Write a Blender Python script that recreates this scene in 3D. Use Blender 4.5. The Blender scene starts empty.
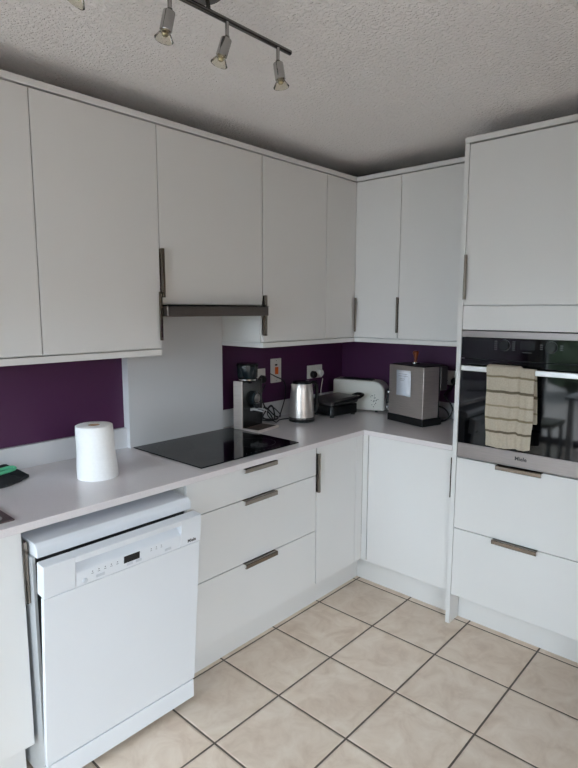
import bpy, bmesh, math, random
from mathutils import Vector, Matrix
random.seed(4)
S = bpy.context.scene
COL = S.collection
PI = math.pi

# ------------------------------------------------------------------ materials
def new_mat(name):
    m = bpy.data.materials.new(name); m.use_nodes = True
    nt = m.node_tree; b = nt.nodes['Principled BSDF']
    return m, nt, b

def lin(r, g, b):
    f = lambda c: (c/255/12.92) if c/255 <= .04045 else ((c/255+.055)/1.055)**2.4
    return (f(r), f(g), f(b), 1)

def mat(name, rgb, rough=.5, metal=0., noise=0., scale=40., bump=0., spec=.5, coat=0., stretch=None):
    m, nt, b = new_mat(name)
    c = lin(*rgb)
    b.inputs['Base Color'].default_value = c
    b.inputs['Roughness'].default_value = rough
    b.inputs['Metallic'].default_value = metal
    b.inputs['Specular IOR Level'].default_value = spec
    b.inputs['Coat Weight'].default_value = coat
    tc = nt.nodes.new('ShaderNodeTexCoord'); mp = nt.nodes.new('ShaderNodeMapping')
    nt.links.new(tc.outputs['Object'], mp.inputs['Vector'])
    if stretch: mp.inputs['Scale'].default_value = stretch
    nz = nt.nodes.new('ShaderNodeTexNoise'); nz.inputs['Scale'].default_value = scale
    nz.inputs['Detail'].default_value = 3
    nt.links.new(mp.outputs['Vector'], nz.inputs['Vector'])
    rp = nt.nodes.new('ShaderNodeValToRGB')
    k = noise if noise else .02
    rp.color_ramp.elements[0].position = .3; rp.color_ramp.elements[1].position = .7
    rp.color_ramp.elements[0].color = (c[0]*(1-k), c[1]*(1-k), c[2]*(1-k), 1)
    rp.color_ramp.elements[1].color = (min(1, c[0]*(1+k)), min(1, c[1]*(1+k)), min(1, c[2]*(1+k)), 1)
    nt.links.new(nz.outputs['Fac'], rp.inputs['Fac'])
    nt.links.new(rp.outputs['Color'], b.inputs['Base Color'])
    if bump:
        bp = nt.nodes.new('ShaderNodeBump'); bp.inputs['Strength'].default_value = bump
        bp.inputs['Distance'].default_value = .002
        nt.links.new(nz.outputs['Fac'], bp.inputs['Height']); nt.links.new(bp.outputs['Normal'], b.inputs['Normal'])
    return m

M = {}
M['cab']     = mat('matt_white_cabinet', (221, 220, 219), .42, noise=.012, scale=3, spec=.4)
M['carcass'] = mat('white_carcass', (228, 228, 226), .5, noise=.01, scale=5)
M['worktop'] = mat('quartz_worktop', (222, 216, 217), .18, noise=.03, scale=220, spec=.5)
M['panelwhite'] = mat('white_wall_panel', (212, 212, 214), .35, noise=.012, scale=4)
M['handle']  = mat('dark_nickel', (146, 136, 126), .2, 1., noise=.06, scale=30, stretch=(1, 1, 30))
M['steel']   = mat('brushed_steel', (214, 205, 199), .36, .85, noise=.10, scale=12, stretch=(1, 1, 40))
M['steelh']  = mat('brushed_steel_horizontal', (150, 142, 140), .42, .9, noise=.08, scale=14, stretch=(40, 1, 40))
M['hood']    = mat('hood_steel', (112, 104, 100), .38, .9, noise=.10, scale=14, stretch=(1, 30, 40))
M['satin']   = mat('satin_aluminium', (222, 222, 222), .4, .6, noise=.03, scale=20)
M['chrome']  = mat('chrome', (168, 166, 164), .1, 1., noise=.03, scale=10)
M['darkchrome'] = mat('dark_chrome', (120, 118, 116), .2, 1., noise=.05, scale=10)
M['blackglass'] = mat('black_glass', (8, 8, 10), .04, noise=.05, scale=5, spec=.5)
M['hobglass'] = mat('hob_black_glass', (6, 6, 8), .09, noise=.08, scale=5, spec=.2)
M['hobmark'] = mat('hob_marking', (70, 70, 72), .3, noise=.05)
M['black']   = mat('black_plastic', (16, 16, 17), .4, noise=.1, scale=60)
M['blackg']  = mat('black_gloss_plastic', (12, 12, 13), .2, noise=.08, scale=60)
M['rubber']  = mat('black_rubber', (14, 14, 15), .6, noise=.1, scale=80)
M['greylid'] = mat('grey_steel_lid', (96, 92, 90), .35, .7, noise=.1, scale=20)
M['appl']    = mat('white_enamel', (224, 227, 232), .25, noise=.008, scale=4, spec=.5)
M['applp']   = mat('white_appliance_plastic', (222, 225, 230), .3, noise=.008, scale=6)
M['button']  = mat('pale_button', (200, 204, 210), .35, noise=.02)
M['icon']    = mat('grey_icon', (120, 124, 130), .5, noise=.05)
M['display'] = mat('dark_display', (28, 28, 32), .15, noise=.1)
M['text']    = mat('dark_lettering', (40, 40, 44), .4, noise=.05)
M['white']   = mat('white_plastic', (226, 224, 218), .35, noise=.01, scale=20)
M['toaster'] = mat('toaster_white', (222, 220, 212), .3, noise=.015, scale=15)
M['orange']  = mat('orange_rocker', (232, 96, 20), .3, noise=.03)
M['paper']   = mat('kitchen_paper', (246, 246, 246), .85, noise=.02, scale=90, bump=.15)
M['card']    = mat('brown_card', (168, 134, 104), .8, noise=.1, scale=40)
M['note']    = mat('white_note_paper', (222, 226, 236), .7, noise=.01, scale=20)
M['pencil']  = mat('pencil_writing', (150, 150, 158), .8, noise=.05)
M['wood']    = mat('turned_wood', (128, 62, 28), .4, noise=.25, scale=30, stretch=(1, 1, .2))
M['mint']    = mat('mint_green_rubber', (96, 196, 150), .5, noise=.06, scale=40)
M['darkcloth'] = mat('black_cloth', (34, 37, 40), .75, noise=.25, scale=60, bump=.3)
M['mat']     = mat('dark_taupe_mat', (82, 68, 70), .45, noise=.12, scale=120)
M['matring'] = mat('grey_mat_motif', (160, 156, 158), .5, noise=.06, scale=120)
M['tray']    = mat('brown_grounds_tray', (72, 58, 50), .5, noise=.3, scale=120)
M['void']    = mat('dark_grey_metal_and_shade', (40, 40, 42), .5, noise=.1)  # real dark parts, plus painted shade in the dishwasher's lid gap
M['galv']    = mat('galvanised_side', (196, 198, 200), .45, .3, noise=.03)
M['hopper']  = mat('smoked_hopper', (30, 38, 42), .12, noise=.1, scale=10, spec=.6)
M['bulbcap'] = mat('bulb_reflector', (205, 195, 165), .25, .7, noise=.1, scale=40)
M['frame']   = mat('window_frame_grey', (150, 152, 156), .4, noise=.02)
M['wallw']   = mat('stone_wall_paint', (166, 162, 158), .7, noise=.015, scale=8)
M['foil']    = mat('garden_leaf', (58, 72, 50), .6, noise=.5, scale=6)
M['patio']   = mat('patio_stone', (104, 102, 100), .8, noise=.15, scale=4)
M['fence']   = mat('added_fence_brown', (120, 98, 78), .8, noise=.2, scale=20, stretch=(8, 1, .3))  # for the unseen fence added to block low sky
M['blue']    = mat('blue_grey_fabric', (120, 140, 165), .8, noise=.1, scale=60)
M['olive']   = mat('olive_chair', (128, 128, 104), .6, noise=.08, scale=30)

# glass bulb / window glass (thin: transparent + mirror share)
def thin_glass(name, tint, share):
    m, nt, b = new_mat(name); nt.nodes.remove(b)
    o = nt.nodes['Material Output']
    t = nt.nodes.new('ShaderNodeBsdfTransparent'); t.inputs[0].default_value = tint
    g = nt.nodes.new('ShaderNodeBsdfGlossy'); g.inputs['Roughness'].default_value = .02
    fr = nt.nodes.new('ShaderNodeFresnel'); fr.inputs['IOR'].default_value = share
    mx = nt.nodes.new('ShaderNodeMixShader')
    nt.links.new(fr.outputs[0], mx.inputs[0]); nt.links.new(t.outputs[0], mx.inputs[1])
    nt.links.new(g.outputs[0], mx.inputs[2]); nt.links.new(mx.outputs[0], o.inputs['Surface'])
    return m
M['pane'] = thin_glass('window_glass', (.97, .98, .98, 1), 1.3)
M['bulbglass'] = thin_glass('bulb_glass', (.93, .91, .85, 1), 1.22)

# purple / white wall paint: a band of purple behind the worktop
def wall_paint():
    m, nt, b = new_mat('purple_band_wall_paint')
    g = nt.nodes.new('ShaderNodeNewGeometry'); sp = nt.nodes.new('ShaderNodeSeparateXYZ')
    nt.links.new(g.outputs['Position'], sp.inputs[0])
    lo = nt.nodes.new('ShaderNodeMath'); lo.operation = 'GREATER_THAN'; lo.inputs[1].default_value = .6
    hi = nt.nodes.new('ShaderNodeMath'); hi.operation = 'LESS_THAN'; hi.inputs[1].default_value = 1.46
    mu = nt.nodes.new('ShaderNodeMath'); mu.operation = 'MULTIPLY'
    nt.links.new(sp.outputs['Z'], lo.inputs[0]); nt.links.new(sp.outputs['Z'], hi.inputs[0])
    nt.links.new(lo.outputs[0], mu.inputs[0]); nt.links.new(hi.outputs[0], mu.inputs[1])
    mx = nt.nodes.new('ShaderNodeMix'); mx.data_type = 'RGBA'
    mx.inputs[6].default_value = lin(120, 112, 92); mx.inputs[7].default_value = lin(72, 29, 68)
    nt.links.new(mu.outputs[0], mx.inputs[0]); nt.links.new(mx.outputs[2], b.inputs['Base Color'])
    nz = nt.nodes.new('ShaderNodeTexNoise'); nz.inputs['Scale'].default_value = 160
    bp = nt.nodes.new('ShaderNodeBump'); bp.inputs['Strength'].default_value = .08; bp.inputs['Distance'].default_value = .001
    nt.links.new(nz.outputs['Fac'], bp.inputs['Height']); nt.links.new(bp.outputs['Normal'], b.inputs['Normal'])
    b.inputs['Roughness'].default_value = .5
    return m
M['purple'] = wall_paint()

def ceiling_mat():
    m, nt, b = new_mat('stippled_white_ceiling')
    b.inputs['Base Color'].default_value = lin(247, 243, 242); b.inputs['Roughness'].default_value = .8
    tc = nt.nodes.new('ShaderNodeTexCoord')
    n1 = nt.nodes.new('ShaderNodeTexNoise'); n1.inputs['Scale'].default_value = 75; n1.inputs['Detail'].default_value = 2.5
    n1.inputs['Distortion'].default_value = .6
    nt.links.new(tc.outputs['Object'], n1.inputs['Vector'])
    rp = nt.nodes.new('ShaderNodeValToRGB'); rp.color_ramp.elements[0].position = .42; rp.color_ramp.elements[1].position = .68
    nt.links.new(n1.outputs['Fac'], rp.inputs['Fac'])
    bp = nt.nodes.new('ShaderNodeBump'); bp.inputs['Strength'].default_value = .75; bp.inputs['Distance'].default_value = .008
    nt.links.new(rp.outputs['Color'], bp.inputs['Height']); nt.links.new(bp.outputs['Normal'], b.inputs['Normal'])
    return m
M['ceiling'] = ceiling_mat()

TX, TY, TS = -.5604, -.5451, .3383
def tile_mat():
    m, nt, b = new_mat('beige_floor_tiles'); N = nt.nodes; Lk = nt.links
    g = N.new('ShaderNodeTexCoord'); sp = N.new('ShaderNodeSeparateXYZ'); Lk.new(g.outputs['Object'], sp.inputs[0])
    def math_(op, a, bv=None, cv=None):
        n = N.new('ShaderNodeMath'); n.operation = op
        for i, v in enumerate((a, bv, cv)):
            if v is None: continue
            if isinstance(v, (int, float)): n.inputs[i].default_value = v
            else: Lk.new(v, n.inputs[i])
        return n.outputs[0]
    ds, cells = [], []
    for ax, t0 in (('X', TX), ('Y', TY)):
        s = math_('DIVIDE', math_('SUBTRACT', sp.outputs[ax], t0), TS)
        fr = math_('FRACT', math_('ADD', s, 100.5))
        ds.append(math_('MULTIPLY', math_('ABSOLUTE', math_('SUBTRACT', fr, .5)), TS))   # metres to nearest joint
        cells.append(math_('FLOOR', math_('ADD', s, 100.)))
    d = math_('MINIMUM', ds[0], ds[1])
    wob = N.new('ShaderNodeTexNoise'); wob.inputs['Scale'].default_value = 25; Lk.new(g.outputs['Object'], wob.inputs['Vector'])
    d2 = math_('ADD', d, math_('MULTIPLY', math_('SUBTRACT', wob.outputs['Fac'], .5), .0016))
    mr = N.new('ShaderNodeMapRange'); mr.inputs['From Min'].default_value = .0032; mr.inputs['From Max'].default_value = .0044
    Lk.new(d2, mr.inputs['Value'])
    hb = N.new('ShaderNodeMapRange'); hb.inputs['From Min'].default_value = .002; hb.inputs['From Max'].default_value = .011
    hb.interpolation_type = 'SMOOTHSTEP'; Lk.new(d2, hb.inputs['Value'])
    cv = N.new('ShaderNodeCombineXYZ'); Lk.new(cells[0], cv.inputs[0]); Lk.new(cells[1], cv.inputs[1])
    wn = N.new('ShaderNodeTexWhiteNoise'); Lk.new(cv.outputs[0], wn.inputs['Vector'])
    off = N.new('ShaderNodeVectorMath'); off.operation = 'MULTIPLY_ADD'
    Lk.new(wn.outputs['Color'], off.inputs[0]); off.inputs[1].default_value = (7, 7, 7); Lk.new(g.outputs['Object'], off.inputs[2])
    n1 = N.new('ShaderNodeTexNoise'); n1.inputs['Scale'].default_value = 9; n1.inputs['Detail'].default_value = 9; n1.inputs['Roughness'].default_value = .62
    n1.inputs['Distortion'].default_value = .7; Lk.new(off.outputs[0], n1.inputs['Vector'])
    rp = N.new('ShaderNodeValToRGB'); e = rp.color_ramp.elements
    e[0].position = .3; e[0].color = lin(199, 178, 159); e[1].position = .66; e[1].color = lin(222, 207, 191)
    x = e.new(.48); x.color = lin(213, 195, 177)
    Lk.new(n1.outputs['Fac'], rp.inputs['Fac'])
    hs = N.new('ShaderNodeHueSaturation'); Lk.new(rp.outputs['Color'], hs.inputs['Color'])
    Lk.new(math_('ADD', math_('MULTIPLY', wn.outputs['Value'], .10), .95), hs.inputs['Value'])
    mx = N.new('ShaderNodeMix'); mx.data_type = 'RGBA'; mx.inputs[6].default_value = lin(88, 78, 70)
    Lk.new(mr.outputs['Result'], mx.inputs[0]); Lk.new(hs.outputs['Color'], mx.inputs[7])
    Lk.new(mx.outputs[2], b.inputs['Base Color'])
    rr = math_('ADD', math_('MULTIPLY', mr.outputs['Result'], -.42), .82); Lk.new(rr, b.inputs['Roughness'])
    bp = N.new('ShaderNodeBump'); bp.inputs['Strength'].default_value = .7; bp.inputs['Distance'].default_value = .003
    Lk.new(math_('ADD', hb.outputs['Result'], math_('MULTIPLY', n1.outputs['Fac'], .15)), bp.inputs['Height'])
    Lk.new(bp.outputs['Normal'], b.inputs['Normal'])
    return m
M['tile'] = tile_mat()

def towel_mat():
    m, nt, b = new_mat('striped_tea_towel'); N = nt.nodes; Lk = nt.links
    g = N.new('ShaderNodeTexCoord'); sp = N.new('ShaderNodeSeparateXYZ'); Lk.new(g.outputs['UV'], sp.inputs[0])
    rp = N.new('ShaderNodeValToRGB'); cr = rp.color_ramp; cr.interpolation = 'LINEAR'
    base, st = lin(178, 168, 152), lin(96, 87, 70)
    st2 = lin(122, 112, 90)
    cr.elements[0].position = 0; cr.elements[0].color = base; cr.elements[1].position = 1; cr.elements[1].color = base
    for c, w, col in ((.205, .013, st), (.375, .012, st2), (.535, .009, lin(140, 130, 108)), (.715, .015, st), (.905, .011, st2)):
        for p, k in ((c-w-.004, base), (c-w, col), (c+w, col), (c+w+.004, base)):
            e = cr.elements.new(p); e.color = k
    Lk.new(sp.outputs['Y'], rp.inputs['Fac'])
    nz = N.new('ShaderNodeTexNoise'); nz.inputs['Scale'].default_value = 160; Lk.new(g.outputs['Object'], nz.inputs['Vector'])
    hs = N.new('ShaderNodeHueSaturation'); Lk.new(rp.outputs['Color'], hs.inputs['Color'])
    ma = N.new('ShaderNodeMath'); ma.operation = 'MULTIPLY_ADD'; ma.inputs[1].default_value = .35; ma.inputs[2].default_value = .83
    Lk.new(nz.outputs['Fac'], ma.inputs[0]); Lk.new(ma.outputs[0], hs.inputs['Value'])
    Lk.new(hs.outputs['Color'], b.inputs['Base Color'])
    bp = N.new('ShaderNodeBump'); bp.inputs['Strength'].default_value = .5; bp.inputs['Distance'].default_value = .002
    Lk.new(nz.outputs['Fac'], bp.inputs['Height']); Lk.new(bp.outputs['Normal'], b.inputs['Normal'])
    b.inputs['Roughness'].default_value = .9
    return m
M['towel'] = towel_mat()

# ------------------------------------------------------------------ mesh helpers
def nb(): return bmesh.new()

def box(bm, x0, x1, y0, y1, z0, z1, mtx=None):
    xs, ys, zs = sorted((x0, x1)), sorted((y0, y1)), sorted((z0, z1))
    v = [bm.verts.new((x, y, z)) for z in zs for y in ys for x in xs]
    for f in ((0, 2, 3, 1), (4, 5, 7, 6), (0, 1, 5, 4), (2, 6, 7, 3), (0, 4, 6, 2), (1, 3, 7, 5)):
        bm.faces.new([v[i] for i in f])
    if mtx is not None:
        for q in v: q.co = mtx @ q.co
    return bm

def prism(bm, pts, z0, z1, mtx=None):
    """closed outline in xy extruded in z (mtx can turn it elsewhere)"""
    a = [bm.verts.new((p[0], p[1], z0)) for p in pts]; c = [bm.verts.new((p[0], p[1], z1)) for p in pts]
    n = len(pts)
    bm.faces.new(a[::-1]); bm.faces.new(c)
    for i in range(n): bm.faces.new((a[i], a[(i+1) % n], c[(i+1) % n], c[i]))
    if mtx is not None:
        for q in a+c: q.co = mtx @ q.co
    bmesh.ops.recalc_face_normals(bm, faces=bm.faces)
    return bm

def lathe(bm, prof, seg=32, mtx=None, cap=True):
    rings = []
    for r, z in prof:
        rings.append([bm.verts.new((r*math.cos(2*PI*k/seg), r*math.sin(2*PI*k/seg), z)) for k in range(seg)])
    for a, c in zip(rings, rings[1:]):
        for k in range(seg): bm.faces.new((a[k], a[(k+1) % seg], c[(k+1) % seg], c[k]))
    if cap:
        bm.faces.new(rings[0][::-1]); bm.faces.new(rings[-1])
    if mtx is not None:
        for ring in rings:
            for q in ring: q.co = mtx @ q.co
    return bm

def tube(bm, pts, r, seg=8, smooth=True):
    P = [Vector(p) for p in pts]
    if smooth and len(P) > 2:
        out = []
        for i in range(len(P)-1):
            p0, p1, p2, p3 = P[max(0, i-1)], P[i], P[i+1], P[min(len(P)-1, i+2)]
            for k in range(8):
                t = k/8
                out.append(.5*((2*p1)+(p2-p0)*t+(2*p0-5*p1+4*p2-p3)*t*t+(3*p1-p0-3*p2+p3)*t**3))
        out.append(P[-1]); P = out
    t0 = (P[1]-P[0]).normalized()
    nrm = t0.orthogonal().normalized(); rings = []
    for i, p in enumerate(P):
        t = (P[min(i+1, len(P)-1)]-P[max(i-1, 0)]).normalized()
        nrm = (nrm - t*nrm.dot(t)).normalized(); bn = t.cross(nrm)
        rings.append([bm.verts.new(p+r*(math.cos(2*PI*k/seg)*nrm+math.sin(2*PI*k/seg)*bn)) for k in range(seg)])
    for a, c in zip(rings, rings[1:]):
        for k in range(seg): bm.faces.new((a[k], a[(k+1) % seg], c[(k+1) % seg], c[k]))
    bm.faces.new(rings[0][::-1]); bm.faces.new(rings[-1])
    return bm

def wpos(o):
    v = Vector((0, 0, 0))
    while o is not None: v += o.location; o = o.parent
    return v

def obj(name, bm, m, parent=None, bevel=0., seg=2, local=False, angle=35):
    """links bm as ONE mesh object; world coordinates unless local, shifted to the parent's base"""
    if parent is not None and not local:
        bmesh.ops.translate(bm, verts=bm.verts, vec=-wpos(parent))
    bmesh.ops.recalc_face_normals(bm, faces=bm.faces)
    me = bpy.data.meshes.new(name); bm.to_mesh(me); bm.free()
    for p in me.polygons: p.use_smooth = True
    me.set_sharp_from_angle(angle=math.radians(angle))
    me.materials.append(M[m] if isinstance(m, str) else m)
    o = bpy.data.objects.new(name, me); COL.objects.link(o)
    if parent is not None: o.parent = parent
    if bevel:
        md = o.modifiers.new('edge', 'BEVEL'); md.width = bevel; md.segments = seg; md.limit_method = 'ANGLE'
        md.angle_limit = math.radians(40); md.harden_normals = True
    return o

def tag(o, label, cat, group=None, kind='thing'):
    o['label'] = label; o['category'] = cat; o['kind'] = kind
    if group: o['group'] = group
    return o

def thing(name, label, cat, loc=(0, 0, 0), group=None, rz=0.):
    o = bpy.data.objects.new(name, None); COL.objects.link(o)
    o.location = loc; o.rotation_euler = (0, 0, rz); o.empty_display_size = .1
    return tag(o, label, cat, group)

def struct(name, bm, m, label=None, bevel=0.):
    o = obj(name, bm, m, None, bevel); o['kind'] = 'structure'
    if label: o['label'] = label
    return o

def text(name, s, size, m, parent, mtx, local=False, bold=.0):
    cu = bpy.data.curves.new(name, 'FONT'); cu.body = s; cu.size = size; cu.extrude = .0003; cu.offset = bold
    cu.align_x = 'CENTER'; cu.align_y = 'CENTER'
    t = bpy.data.objects.new(name, cu); COL.objects.link(t)
    bpy.context.view_layer.update()
    me = bpy.data.meshes.new_from_object(t.evaluated_get(bpy.context.evaluated_depsgraph_get()))
    bpy.data.objects.remove(t)
    me.transform(mtx)
    if not local: me.transform(Matrix.Translation(-wpos(parent)))
    me.materials.clear(); me.materials.append(M[m])
    o = bpy.data.objects.new(name, me); COL.objects.link(o); o.parent = parent
    return o

def frame_mtx(o, x, y):          # local x,y (in the plane) and z = x cross y, at o
    x, y = Vector(x).normalized(), Vector(y).normalized(); z = x.cross(y)
    return Matrix(((x.x, y.x, z.x, o[0]), (x.y, y.y, z.y, o[1]), (x.z, y.z, z.z, o[2]), (0, 0, 0, 1)))

SKY, SUN, EXPO = 15.5, 31., .27
AZ = 42
# ------------------------------------------------------------------ dimensions (metres; corner of the two runs at x=y=0)
ZC = 2.40
DU, DF, DW, DP, DT = .354, .601, .621, .523, .621
S0, S1, S2, S3, S4 = -2.722, -2.2203, -1.7225, -1.1290, -.631
ZUT, ZCT, ZUB, ZUC = 2.284, 2.3146, 1.397, 1.3674
T1, YP = -.650, -1.133
ZW, ZWB, ZDT, ZDB = .910, .884, .878, .160
XL, XD, XR = -2.4256, -1.802, -1.0035
RX, RY = -4.9, -3.7              # far walls of the room
G = .0017                        # half a door gap

# ------------------------------------------------------------------ room
struct('floor', box(nb(), RX-.2, .2, RY-.2, .2, -.05, 0), 'tile', 'beige square floor tiles with dark grey grout')
struct('ceiling', box(nb(), RX-.2, .2, RY-.2, .2, ZC, ZC+.05), 'ceiling', 'white stippled plaster ceiling')
struct('wall_back', box(nb(), RX-.2, .2, 0, .2, 0, ZC), 'purple', 'wall with purple painted band behind the hob worktop')
struct('wall_right', box(nb(), 0, .2, RY, 0, 0, ZC), 'purple', 'wall with purple painted band behind the oven run')
# left wall with the patio doors
PY0, PY1, PZ = -2.1, -.14, 2.05
bm = nb(); box(bm, RX-.2, RX, PY1, 0, 0, ZC); box(bm, RX-.2, RX, RY, PY0, 0, ZC); box(bm, RX-.2, RX, PY0, PY1, PZ, ZC)
struct('wall_left', bm, 'wallw')
# front wall with a window
WX0, WX1, WZ0, WZ1 = -4.5, -2.0, .0, 2.02
bm = nb(); box(bm, RX-.2, WX0, RY-.2, RY, 0, ZC); box(bm, WX1, .2, RY-.2, RY, 0, ZC)
box(bm, WX0, WX1, RY-.2, RY, WZ1, ZC)
struct('wall_front', bm, 'wallw')

def glazing(name, horizontal, a0, a1, z0, z1, n, plane):
    """frame and panes in a wall opening; 'horizontal' = opening runs along x"""
    o = bpy.data.objects.new(name, None); COL.objects.link(o); o['kind'] = 'structure'
    fr, pn = nb(), nb(); w = .07
    def bb(bm, p0, p1, q0, q1, t):
        if horizontal: box(bm, p0, p1, plane-t, plane+t, q0, q1)
        else: box(bm, plane-t, plane+t, p0, p1, q0, q1)
    bb(fr, a0, a1, z0, z0+w, .035); bb(fr, a0, a1, z1-w, z1, .035)
    for k in range(n+1):
        c = a0+(a1-a0)*k/n; l = max(a0, c-w/2-.01); r = min(a1, c+w/2+.01)
        bb(fr, l, r, z0+w, z1-w, .034)
    bb(pn, a0+w*.5, a1-w*.5, z0+w*.5, z1-w*.5, .004)
    obj('frame', fr, 'frame', o, .004); obj('pane', pn, 'pane', o)
    return o
glazing('window_1', False, PY0, PY1, 0, PZ, 3, RX-.1)
glazing('window_2', True, WX0, WX1, WZ0, WZ1, 2, RY-.1)

# ------------------------------------------------------------------ handle maker
def handle_v(parent, plane_axis, face, edge, inward, z0, z1, name='handle', lip=.013):
    """vertical edge pull: a plate wrapping the door edge and a lip standing off the face"""
    bm = nb()
    a, b = edge, edge+inward*lip
    def bb(p0, p1, d0, d1):
        if plane_axis == 'y': box(bm, p0, p1, face-d1, face-d0, z0, z1)
        else: box(bm, face-d1, face-d0, p0, p1, z0, z1)
    bb(a, a+inward*.0018, -.012, .015); bb(a, b, .0128, .015); bb(b-inward*.0018, b, .008, .015)
    return obj(name, bm, 'handle', parent, .0006, 1)

def handle_h(parent, plane_axis, face, edge, z, name='handle', L=.2):
    """horizontal edge pull over the top edge of a drawer front"""
    bm = nb(); a, b = edge-L/2, edge+L/2
    def bb(d0, d1, q0, q1):
        if plane_axis == 'y': box(bm, a, b, face-d1, face-d0, q0, q1)
        else: box(bm, face-d1, face-d0, a, b, q0, q1)
    bb(-.012, .020, z-.0022, z); bb(.0175, .020, z-.019, z); bb(.010, .020, z-.019, z-.017)
    return obj(name, bm, 'handle', parent, .0006, 1)

# ------------------------------------------------------------------ wall cabinets, run A (hob wall, faces -y)
DT_ = .019
def frontA(x0, x1, z0, z1, parent, name='door', face=None):
    f = DU if face is None else face
    return obj(name, box(nb(), x0+G, x1-G, -f, -f+DT_, z0, z1), 'cab', parent, .0012)
def frontB(y0, y1, z0, z1, parent, name='door', face=None):
    f = DU if face is None else face
    return obj(name, box(nb(), -f, -f+DT_, y0+G, y1-G, z0, z1), 'cab', parent, .0012)
BK = DT_+.002

w1 = thing('wall_cabinet', 'white double-door wall cabinet on the far left above the paper roll', 'cabinet', ((S0+S2)/2, -DU/2, ZUB))
obj('body', box(nb(), S0+.001, S2-.001, -DU+BK, -.001, ZUB-.005, ZUT+.002), 'carcass', w1)
frontA(S0, S1, ZUB, ZUT, w1); d = frontA(S1, S2, ZUB, ZUT, w1)
handle_v(d, 'y', -DU, S2-G, -1, 1.430, 1.628)

w2 = thing('wall_cabinet', 'white single-door wall cabinet over the cooker hood', 'cabinet', ((S2+S3)/2, -DU/2, 1.578))
obj('body', box(nb(), S2+.001, S3-.001, -DU+BK, -.001, 1.580, ZUT+.002), 'carcass', w2)
d = frontA(S2, S3-.001, 1.578, ZUT, w2); handle_v(d, 'y', -DU, S2+G, 1, 1.606, 1.804)

w3 = thing('wall_cabinet', 'white narrow wall cabinet just right of the cooker hood', 'cabinet', ((S3+S4)/2, -DU/2, ZUB))
obj('body', box(nb(), S3+.001, S4-.001, -DU+BK, -.001, ZUB-.005, ZUT+.002), 'carcass', w3)
d = frontA(S3+.003, S4, ZUB, ZUT, w3); handle_v(d, 'y', -DU, S3+.003+G, 1, 1.428, 1.626)

w4 = thing('corner_wall_cabinet', 'white corner wall cabinet with two doors meeting at a right angle', 'cabinet', (-DU/2, -DU/2, ZUB))
bm = nb(); q = DU-BK
prism(bm, [(S4+.001, -.001), (S4+.001, -q), (-q, -q), (-q, T1+.001), (-.001, T1+.001), (-.001, -.001)], ZUB-.005, ZUT+.002)
obj('body', bm, 'carcass', w4)
d = frontA(S4, -DU-.002, ZUB, ZUT, w4); handle_v(d, 'y', -DU, -DU-.006, -1, 1.428, 1.626)
d = frontB(T1, -DU+.019-.002, ZUB, ZUT, w4); handle_v(d, 'x', -DU, T1+G, 1, 1.428, 1.626, lip=.006)

w6 = thing('wall_cabinet', 'white wall cabinet between the corner cabinet and the tall oven housing', 'cabinet', (-DU/2, (T1+YP)/2, ZUB))
obj('body', box(nb(), -DU+BK, -.001, YP+.002, T1-.001, ZUB-.005, ZUT+.002), 'carcass', w6)
frontB(YP, T1, ZUB, ZUT, w6)

def slabL(name, label, z0, z1, f, x0):
    bm = nb(); prism(bm, [(x0, -.001), (x0, -f), (-f, -f), (-f, YP+.0015), (-.001, YP+.0015), (-.001, -.001)], z0, z1)
    return tag(obj(name, bm, 'cab', None, .0012), label, 'trim')
slabL('cornice_board', 'white flat cornice board running along the tops of the wall cabinets', 2.2905, ZCT, DU+.001, S0)
slabL('base_board', 'white board under the wall cabinets right of the hood and around the corner', ZUC, ZUB-.0055, DU+.001, S3)
obj('base_board', box(nb(), S0, S2-.001, -DU-.001, -.001, ZUC, ZUB-.0055), 'cab', w1, .0012)

# cooker hood
h = thing('cooker_hood', 'slim brushed-steel pull-out cooker hood beneath its cabinet', 'cooker hood', ((S2+S3)/2, -.2, 1.52))
obj('body', box(nb(), S2+.02, S3-.02, -.335, -.0495, 1.535, 1.5765), 'void', h)
bm = nb(); box(bm, S2+.004, S3+.0, -.396, -.3365, 1.527, 1.571)
obj('visor', bm, 'hood', h, .004, 3)
obj('trim', box(nb(), S2+.004, S3, -.398, -.392, 1.5712, 1.5732), 'black', h)

# ------------------------------------------------------------------ splashback panel and upstand
PX0, PX1 = -1.703, -1.1305
tag(obj('hob_splashback', box(nb(), PX0, PX1, -.048, -.0006, ZW+.0005, 1.5765), 'panelwhite', None, .0008), 'plain white splashback panel on the wall behind the black hob', 'splashback')
tag(obj('upstand', box(nb(), -3.1, PX0-.0005, -.022, -.0006, ZW+.0005, 1.005), 'panelwhite', None, .001), 'low white upstand along the wall behind the paper roll', 'upstand')
bm = nb(); prism(bm, [(PX1+.0005, -.0006), (PX1+.0005, -.014), (-.014, -.014), (-.014, YP+.001), (-.0006, YP+.001), (-.0006, -.0006)], ZW+.0005, 1.005)
tag(obj('upstand', bm, 'panelwhite', None, .001), 'low white upstand round the corner behind the toaster and kettle', 'upstand')

# ------------------------------------------------------------------ worktop
bm = nb(); prism(bm, [(-3.1, -.001), (-3.1, -DW), (-DW, -DW), (-DW, YP+.001), (-.001, YP+.001), (-.001, -.001)], ZWB, ZW)
tag(obj('worktop', bm, 'worktop', None, .0018, 3), 'pale grey quartz worktop turning the corner under the small appliances', 'worktop')

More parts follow.
